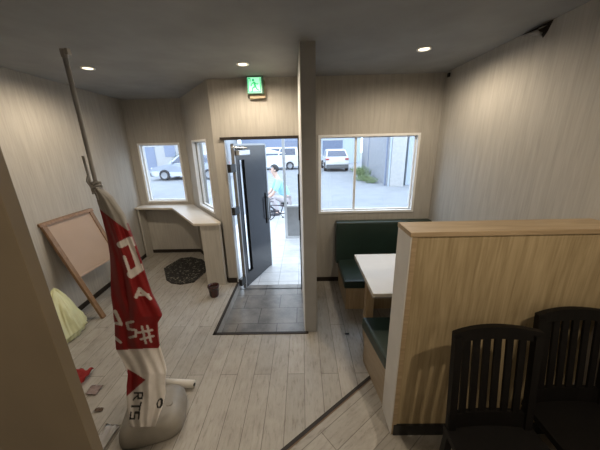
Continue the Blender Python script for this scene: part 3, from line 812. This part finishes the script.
def car(name, label, loc, rz, paint, L=4.4, W=1.80, HT=1.52, kind='suv'):
    """nose towards -x, wheels on z=0"""
    t = thing(name, label, 'car', loc, rz)
    s = L/4.4; h = HT/1.52; hw = W/2; r = .335
    body = [(-2.15*s, .32, .10), (-2.18*s, .55*h, .12), (-2.05*s, .74*h, .06), (-1.15*s, .92*h, .03), (1.75*s, .98*h, .03), (2.12*s, .93*h, .06), (2.18*s, .60*h, .05), (2.15*s, .34, .08), (1.9*s, .24, .04), (-1.9*s, .24, .04)]
    bm = bmesh.new(); side_poly(bm, body, -hw, hw)
    bmesh.ops.bevel(bm, geom=bm.edges[:], offset=.035, segments=2, affect='EDGES')
    roof = [(-1.10*s, .90*h, .06), (-.38*s, 1.44*h, .20), (.2*s, HT, .23), (1.35*s, 1.47*h, .22), (1.98*s, .95*h, .08)] if kind != 'van' else [(-1.6*s, .90*h, .05), (-1.05*s, 1.42*h, .11), (-.6*s, HT, .14), (2.0*s, HT-.02, .14), (2.12*s, .92*h, .05)]
    b2_ = bmesh.new(); side_poly(b2_, roof, -hw, hw); bmesh.ops.bevel(b2_, geom=b2_.edges[:], offset=.03, segments=2, affect='EDGES')
    me = bpy.data.meshes.new('tmp'); b2_.to_mesh(me); b2_.free(); bm.from_mesh(me); bpy.data.meshes.remove(me)
    link('body', bm, paint, t, smooth=False)
    def lerp3(p, q, f): return tuple(p[i]+(q[i]-p[i])*f for i in range(3))
    # glass: side windows, windscreen, rear window, laid just proud of the cabin
    zb, zt = .98*h, (HT-.12)
    def inset_at(z): 
        f = (z-.9*h)/(HT-.9*h); return roof[0][2]+(roof[2][2]-roof[0][2])*f
    fx = lambda z: roof[0][0]+(roof[1][0]-roof[0][0])*(z-roof[0][1])/(roof[1][1]-roof[0][1])
    rx = lambda z: roof[4][0]+(roof[3][0]-roof[4][0])*(z-roof[4][1])/(roof[3][1]-roof[4][1])
    for sg in (-1, 1):
        for f0, f1 in ((.06, .5), (.53, .93)):
            bm = bmesh.new(); q = []
            for z, fa in ((zb, f0), (zb, f1), (zt, f1), (zt, f0)):
                x = fx(z)+(rx(z)-fx(z))*fa; q.append((x, sg*(hw-inset_at(z)+.006), z))
            vs = [bm.verts.new(p) for p in q]; f = bm.faces.new(vs)
            rr = bmesh.ops.extrude_face_region(bm, geom=[f])
            for v in [g_ for g_ in rr['geom'] if isinstance(g_, bmesh.types.BMVert)]: v.co.y -= sg*.02
            bmesh.ops.recalc_face_normals(bm, faces=bm.faces[:]); link('side_window', bm, M['carglass'], t)
    for nm, X, dx, zlo, zhi in (('windscreen', fx, -.012, .97*h, 1.40*h), ('rear_window', rx, .012, 1.02*h, HT-.11)):
        bm = bmesh.new(); q = []
        for z, sg in ((zlo, -1), (zlo, 1), (zhi, 1), (zhi, -1)): q.append((X(z)+dx, sg*(hw-inset_at(z)-.09), z))
        f = bm.faces.new([bm.verts.new(p) for p in q]); rr = bmesh.ops.extrude_face_region(bm, geom=[f])
        for v in [g_ for g_ in rr['geom'] if isinstance(g_, bmesh.types.BMVert)]: v.co.x -= dx*2
        bmesh.ops.recalc_face_normals(bm, faces=bm.faces[:]); link(nm, bm, M['carglass'], t)
    for x in (-1.33*s, 1.33*s):
        for sg in (-1, 1):
            b1_, b2_ = bmesh.new(), bmesh.new(); wheel(b1_, b2_, x, sg*(hw-.10), r, r, .23)
            w = link('wheel', b1_, M['tyre'], t, smooth=True); link('rim', b2_, M['rim'], w)
    for sg in (-1, 1):
        bm = bx(2.10*s, 2.20*s, sg*(hw-.20)-.15, sg*(hw-.20)+.11, .80*h, .92*h, bev=.015); link('tail_lamp', bm, M['tail'], t)
        bm = bx(-2.13*s, -1.99*s, sg*(hw-.28)-.14, sg*(hw-.28)+.14, .62*h, .74*h, bev=.02); link('head_lamp', bm, M['plate'], t)
        bm = bx(-.85*s, -.72*s, sg*(hw+.08)-.09, sg*(hw+.08)+.09, .95*h, 1.08*h, bev=.02); link('mirror', bm, paint, t)
    link('rear_bumper', bx(2.08*s, 2.24*s, -hw+.10, hw-.10, .24, .50*h, bev=.03), M['bumper'], t)
    link('front_bumper', bx(-2.24*s, -2.08*s, -hw+.14, hw-.14, .26, .44*h, bev=.03), M['bumper'], t)
    link('number_plate', bx(2.185*s, 2.20*s, -.17, .17, .66*h, .76*h), M['plate'], t)
    return t
# white SUV seen from behind; its tail looks towards the shop (-y): +x of the car -> -y
car('parked_car', 'white car seen from behind through the right window', (2.62, 22.3, GZ), -PI/2, M['carwhite'], 4.5, 1.84, 1.62)
car('parked_car', 'silver car parked side-on outside the bay window', (-7.35, 17.8, GZ), 0, M['carsilver'], 4.7, 1.9, 1.66)
car('parked_van', 'white van across the street seen through the open door', (-2.3, 23.5, GZ), 0, M['carwhite'], 4.2, 1.75, 1.85, 'van')

# buildings, walls and plants across the street
pr_ = bx(-8.2, -6.08, 10.3, 10.55, GZ, 3.4); tag(link('gate_pier', pr_, M['render']), 'pale rendered pier standing left in the bay window view', 'pier')
def building(name, label, x0, x1, y0, y1, h, mat, openings, mat2):
    t = thing(name, label, 'building', ((x0+x1)/2, y0, GZ)); cx = (x0+x1)/2
    link('wall', bx(x0-cx, x1-cx, 0, y1-y0, 0, h), mat, t)
    link('roof_edge', bx(x0-cx-.1, x1-cx+.1, -.15, y1-y0+.1, h, h+.15), M['paleblue'], t)
    for nm, a, b, c, d in openings:
        w = link(nm, bx(a-cx, b-cx, -.04, .02, c, d), mat2, t)
        link('frame', bx(a-cx-.06, b-cx+.06, -.06, -.0, d, d+.07), M['render'], w)
    return t
building('house', 'white rendered house behind the silver car', -17, -7.2, 25, 31, 4.2, M['render'], [('window', -12.6, -11.6, 1.2, 2.2), ('window', -10.4, -9.2, 1.3, 2.4), ('door', -14.4, -13.5, 0, 2.1)], M['bluegrey'])
building('house', 'blue-grey building across the street behind the white van', -6.6, .5, 30, 36, 4.0, M['bluegrey'], [('window', -4.2, -2.6, .7, 1.7), ('window', -1.9, -.9, .7, 1.7)], M['carglass'])
building('garage', 'pale blue garage with dark shutter behind the white car', 1.0, 6.2, 29, 35, 2.75, M['paleblue'], [('shutter', 2.2, 4.3, 0.0, 2.35)], M['shutter'])
bw_ = thing('block_wall', 'tall grey concrete block wall along the lot right of the white car', 'wall', (4.05, 12.9, GZ), math.atan2(8.1, .75)-PI/2)
link('blocks', bx(0, .22, 0, 9.5, 0, 3.3), M['block'], bw_)
link('joint_post', bx(-.03, .0, 5.9, 6.0, 0, 3.3), M['bluegrey'], bw_)
link('edge_post', bx(-.06, .0, .0, .14, 0, 3.3), M['bluegrey'], bw_)
wp = thing('white_pier', 'broad white pier at the near end of the block wall', 'pier', (4.42, 12.75, GZ))
link('shaft', bx(-.30, .34, -.25, .25, 0, 3.4), M['render'], wp)
link('downpipe', bx(-.38, -.32, -.22, -.16, 0, 3.4), M['paleblue'], wp)
sh = thing('storehouse', 'grey-blue corrugated building right of the white pier', 'building', (6.6, 12.9, GZ))
bm = bmesh.new(); box(bm, -1.6, 2.5, 0, 6, 0, 3.3)
for k in range(14): box(bm, -1.6+k*.29, -1.6+k*.29+.10, -.03, 0, 0, 3.3)
link('wall', bm, M['paleblue'], sh); link('roof_edge', bx(-1.65, 2.6, -.1, 6.1, 3.3, 3.42), M['bluegrey'], sh)

def weed(x, y, r, h, label, mat, n=46, name='weed', cat='plant', group=None):
    t = thing(name, label, cat, (x, y, GZ), 0, group)
    bm = bmesh.new(); st_ = bmesh.new()
    for k in range(n):
        a = random.uniform(0, 2*PI); q = math.sqrt(random.random())*r; hh = h*(.45+.55*random.random())*(1-.4*q/r)
        bx0, by0 = q*math.cos(a), q*math.sin(a); lean_ = random.uniform(.02, .16); px, py = bx0+lean_*math.cos(a), by0+lean_*math.sin(a)
        tube(st_, [(bx0*.6, by0*.6, 0), (bx0*.9, by0*.9, hh*.5), (px, py, hh)], [.010, .008, .004], 5)
        for m_ in range(5):
            z = hh*(.35+.16*m_); az = random.uniform(0, 2*PI); ln = random.uniform(.06, .12)*(h/.5)**.3
            c = Vector((bx0+(px-bx0)*z/hh, by0+(py-by0)*z/hh, z)); d = Vector((math.cos(az), math.sin(az), random.uniform(-.1, .6))).normalized(); sd = d.cross(Vector((0, 0, 1))).normalized()*ln*.3
            up = sd.cross(d).normalized()*ln*.12
            vs = [bm.verts.new(p) for p in (c, c+d*ln*.5+sd+up, c+d*ln, c+d*ln*.5-sd+up)]; bm.faces.new(vs)
    link('foliage', bm, mat, t); link('stems', st_, mat, t)
    return t
G = 'weeds along the foot of the block wall'
weed(3.55, 13.9, .30, .40, 'low weed clump by the white pier foot', M['leaf'], 40, group=G)
weed(3.45, 14.9, .50, .42, 'broad pale weed clump spreading onto the asphalt', M['leaf'], 70, group=G)
weed(3.72, 16.3, .42, .85, 'tallest weed clump, in the middle of the block wall row', M['leaf'], 60, group=G)
weed(3.85, 17.9, .45, .75, 'weed clump near the far end of the block wall', M['leaf'], 60, group=G)
weed(3.95, 19.5, .40, .5, 'farthest weed clump, beside the white car', M['leaf'], 50, group=G)
weed(-10.1, 22.5, .55, 2.0, 'dark shrub growing behind the silver car', M['leafdark'], 120, 'shrub', 'shrub')

# person crouching beside a small bicycle ---------------------------------------------------
def skin_obj(name, joints, edges, mat, parent, sub=2, root=0):
    me = bpy.data.meshes.new(name); me.from_pydata([j[0] for j in joints], edges, [])
    o = bpy.data.objects.new(name, me); C.objects.link(o); o.parent = parent
    md = o.modifiers.new('skin', 'SKIN'); md.use_smooth_shade = True
    for i, j in enumerate(joints):
        r = j[1]; me.skin_vertices[0].data[i].radius = (r, r) if not isinstance(r, tuple) else r
        me.skin_vertices[0].data[i].use_root = (i == root)
    s2 = o.modifiers.new('sub', 'SUBSURF'); s2.levels = sub; s2.render_levels = sub
    me.materials.append(mat); return o
# local frame: person faces -x; z=0 is the paving
pe = thing('person', 'person in light blue shirt crouching on the paving beyond the door', 'person', (-.63, 7.72, TZ), .25)
pe.scale = (1.14, 1.14, 1.14)
J = []; E_ = []
def chain(pts, start=None):
    prev = start
    for p, r in pts:
        J.append((p, r)); k = len(J)-1
        if prev is not None: E_.append((prev, k))
        prev = k
    return prev
hip = chain([((.14, 0, .36), .13)])
sp = chain([((.08, 0, .52), .125), ((.0, 0, .70), .135), ((-.07, 0, .86), .12)], hip)
nk = chain([((-.12, 0, .97), .055)], sp)
hd = chain([((-.155, 0, 1.05), .075), ((-.175, 0, 1.13), .095), ((-.17, 0, 1.21), .075)], nk)
hands = []
for s in (-1, 1):
    shd = chain([((-.08, s*.17, .86), .062), ((-.17, s*.21, .68), .045), ((-.26, s*.20, .56), .036), ((-.38, s*.15, .47), .030), ((-.42, s*.14, .45), .032)], sp)
    hb = chain([((-.47, s*.135, .43), .030)], shd)
    for k, (ln, dy) in enumerate(((.06, -.028), (.07, -.009), (.065, .01), (.05, .028))):
        chain([((-.495, s*.135+dy, .425), .009), ((-.495-ln*.55, s*.135+dy, .40), .0085), ((-.495-ln*.6, s*.135+dy*.9, .365), .008)], hb)
    chain([((-.455, s*.10, .43), .011), ((-.475, s*.075, .40), .0095)], shd)
    lg = chain([((.10, s*.10, .34), .095), ((-.12, s*.15, .46), .075), ((-.27, s*.17, .50), .06)], hip)
    an = chain([((-.20, s*.17, .30), .052), ((-.12, s*.17, .08), .036)], lg)
    chain([((-.17, s*.17, .045), .038), ((-.29, s*.18, .03), .028)], an)
body = skin_obj('body', J, E_, M['skin'], pe)
# shirt, trousers, hair follow the body
SJ = [((.12, 0, .42), .155), ((.08, 0, .52), .15), ((.0, 0, .70), .158), ((-.07, 0, .86), .142), ((-.105, 0, .93), .07)]
SE = [(0, 1), (1, 2), (2, 3), (3, 4)]
for s in (-1, 1):
    k = len(SJ); SJ += [((-.08, s*.17, .86), .08), ((-.17, s*.21, .68), .066), ((-.20, s*.213, .63), .064)]; SE += [(3, k), (k, k+1), (k+1, k+2)]
skin_obj('shirt', SJ, SE, M['shirt'], pe)
TJ = [((.14, 0, .36), .15)]; TE = []
for s in (-1, 1):
    k = len(TJ); TJ += [((.10, s*.10, .34), .112), ((-.12, s*.15, .46), .092), ((-.27, s*.17, .50), .076), ((-.20, s*.17, .30), .068), ((-.135, s*.17, .12), .055)]
    TE += [(0, k), (k, k+1), (k+1, k+2), (k+2, k+3), (k+3, k+4)]
skin_obj('trousers', TJ, TE, M['trousers'], pe)
bm = bmesh.new(); bmesh.ops.create_icosphere(bm, subdivisions=3, radius=1)
bmesh.ops.delete(bm, geom=[v for v in bm.verts if v.co.x < -.35 and v.co.z < .45 or v.co.z < -.55], context='VERTS')
for v in bm.verts: v.co = Vector((-.155+v.co.x*.115, v.co.y*.105, 1.16+v.co.z*.12))
bmesh.ops.solidify(bm, geom=bm.faces[:], thickness=.012); link('hair', bm, M['hair'], pe, smooth=True)
bm = bmesh.new(); tube(bm, [(-.262, 0, 1.15), (-.288, 0, 1.115), (-.262, 0, 1.105)], [.008, .014, .010], 8); nose = link('nose', bm, M['skin'], pe, smooth=True)
for s in (-1, 1):
    bm = bmesh.new(); bmesh.ops.create_uvsphere(bm, u_segments=10, v_segments=8, radius=.012); [setattr(v, 'co', v.co+Vector((-.252, s*.035, 1.16))) for v in bm.verts]; link('eye', bm, M['hair'], pe, smooth=True)
    bm = bmesh.new(); bmesh.ops.create_uvsphere(bm, u_segments=10, v_segments=8, radius=.026); [setattr(v, 'co', Vector((v.co.x*.8-.16, v.co.y*.4+s*.10, v.co.z+1.13))) for v in bm.verts]; link('ear', bm, M['skin'], pe, smooth=True)
    bm = rounded_block(.25, .09, .07); [setattr(v, 'co', v.co+Vector((-.22, s*.175, 0))) for v in bm.verts]; link('shoe', bm, M['shoe'], pe, smooth=True)
bm = bmesh.new(); tube(bm, [(-.262, -.022, 1.075), (-.268, 0, 1.072), (-.262, .022, 1.075)], .006, 6); link('mouth', bm, M['redcloth'], pe)

bk_ = thing('bicycle', 'small dark bicycle standing in front of the crouching person', 'bicycle', (-.62, 6.98, TZ), .12)
R_ = .19
for x in (-.34, .34):
    bm = bmesh.new(); tube(bm, [(x+R_*math.cos(a), 0, R_+.012+R_*math.sin(a)) for a in [2*PI*i/28 for i in range(29)]], .014, 8, caps=False); w = link('wheel', bm, M['tyre'], bk_, smooth=True)
    bm = bmesh.new()
    for i in range(12): a = 2*PI*i/12; tube(bm, [(x, .012*(-1)**i, R_+.012), (x+(R_-.01)*math.cos(a), 0, R_+.012+(R_-.01)*math.sin(a))], .002, 4)
    tube(bm, [(x, -.04, R_+.012), (x, .04, R_+.012)], .012, 8); link('spokes', bm, M['steel'], w)
bm = bmesh.new()
for p in ([(-.34, 0, .20), (-.27, 0, .46)], [(-.275, 0, .42), (.0, 0, .17)], [(.0, 0, .17), (.10, 0, .45)], [(-.275, 0, .43), (.09, 0, .40)], [(.0, 0, .17), (.34, 0, .20)], [(.09, 0, .40), (.34, 0, .20)]): tube(bm, p, .014, 8)
link('frame', bm, M['bikemetal'], bk_, smooth=True)
bm = bmesh.new(); tube(bm, [(-.27, 0, .46), (-.255, 0, .54)], .012, 8); tube(bm, [(-.17, -.22, .56), (-.26, -.16, .56), (-.255, 0, .54), (-.26, .16, .56), (-.17, .22, .56)], .011, 8); link('handlebar', bm, M['bikemetal'], bk_, smooth=True)
bm = rounded_block(.20, .10, .05); [setattr(v, 'co', v.co+Vector((.12, 0, .45))) for v in bm.verts]; link('saddle', bm, M['black'], bk_, smooth=True)
bm = bmesh.new(); tube(bm, [(.0, -.07, .17), (.0, .07, .17)], .01, 8); tube(bm, [(.0, -.06, .17), (.06, -.06, .10)], .008, 6); tube(bm, [(.0, .06, .17), (-.06, .06, .24)], .008, 6); box(bm, .03, .09, -.12, -.06, .09, .105); box(bm, -.09, -.03, .06, .12, .235, .25); link('pedals', bm, M['black'], bk_)

# ------------------------------------------------------------------ sky
w = bpy.data.worlds.new('sky'); bpy.context.scene.world = w; w.use_nodes = True
nt = w.node_tree; bg_ = nt.nodes['Background']
tc = nt.nodes.new('ShaderNodeTexCoord'); nz = nt.nodes.new('ShaderNodeTexNoise'); nz.inputs['Scale'].default_value = 2.5; nz.inputs['Detail'].default_value = 4
nt.links.new(tc.outputs['Generated'], nz.inputs['Vector'])
rp = nt.nodes.new('ShaderNodeValToRGB'); rp.color_ramp.elements[0].position = .35; rp.color_ramp.elements[0].color = (.58, .76, 1, 1); rp.color_ramp.elements[1].position = .65; rp.color_ramp.elements[1].color = (.80, .90, 1, 1)
nt.links.new(nz.outputs['Fac'], rp.inputs['Fac']); nt.links.new(rp.outputs['Color'], bg_.inputs['Color'])
bg_.inputs['Strength'].default_value = 2.5

# ------------------------------------------------------------------ camera
f_px = 263.206; pi_, ya, ro = (math.radians(a) for a in (16.954, -.772, -1.373))
r0 = Vector((math.cos(ya), -math.sin(ya), 0)); hf = Vector((math.sin(ya), math.cos(ya), 0)); zz = Vector((0, 0, 1))
fwd = hf*math.cos(pi_)-zz*math.sin(pi_); up0 = hf*math.sin(pi_)+zz*math.cos(pi_)
c_, s_ = math.cos(ro), math.sin(ro); R_v = r0*c_+up0*s_; U_v = up0*c_-r0*s_
cd = bpy.data.cameras.new('camera'); cam = bpy.data.objects.new('camera', cd); C.objects.link(cam)
cd.sensor_fit = 'HORIZONTAL'; cd.sensor_width = 36; cd.lens = f_px/600*36; cd.clip_start = .05; cd.clip_end = 200
m = Matrix((R_v, U_v, -fwd)).transposed().to_4x4(); m.translation = (0, 0, 1.85); cam.matrix_world = m
S = bpy.context.scene; S.camera = cam
S.view_settings.view_transform = 'Standard'; S.view_settings.look = 'None'; S.view_settings.gamma = 1; S.view_settings.use_curve_mapping = False
S.view_settings.exposure = 0.70
S.cycles.max_bounces = 10; S.cycles.diffuse_bounces = 6; S.cycles.transparent_max_bounces = 12; S.cycles.sample_clamp_indirect = 8
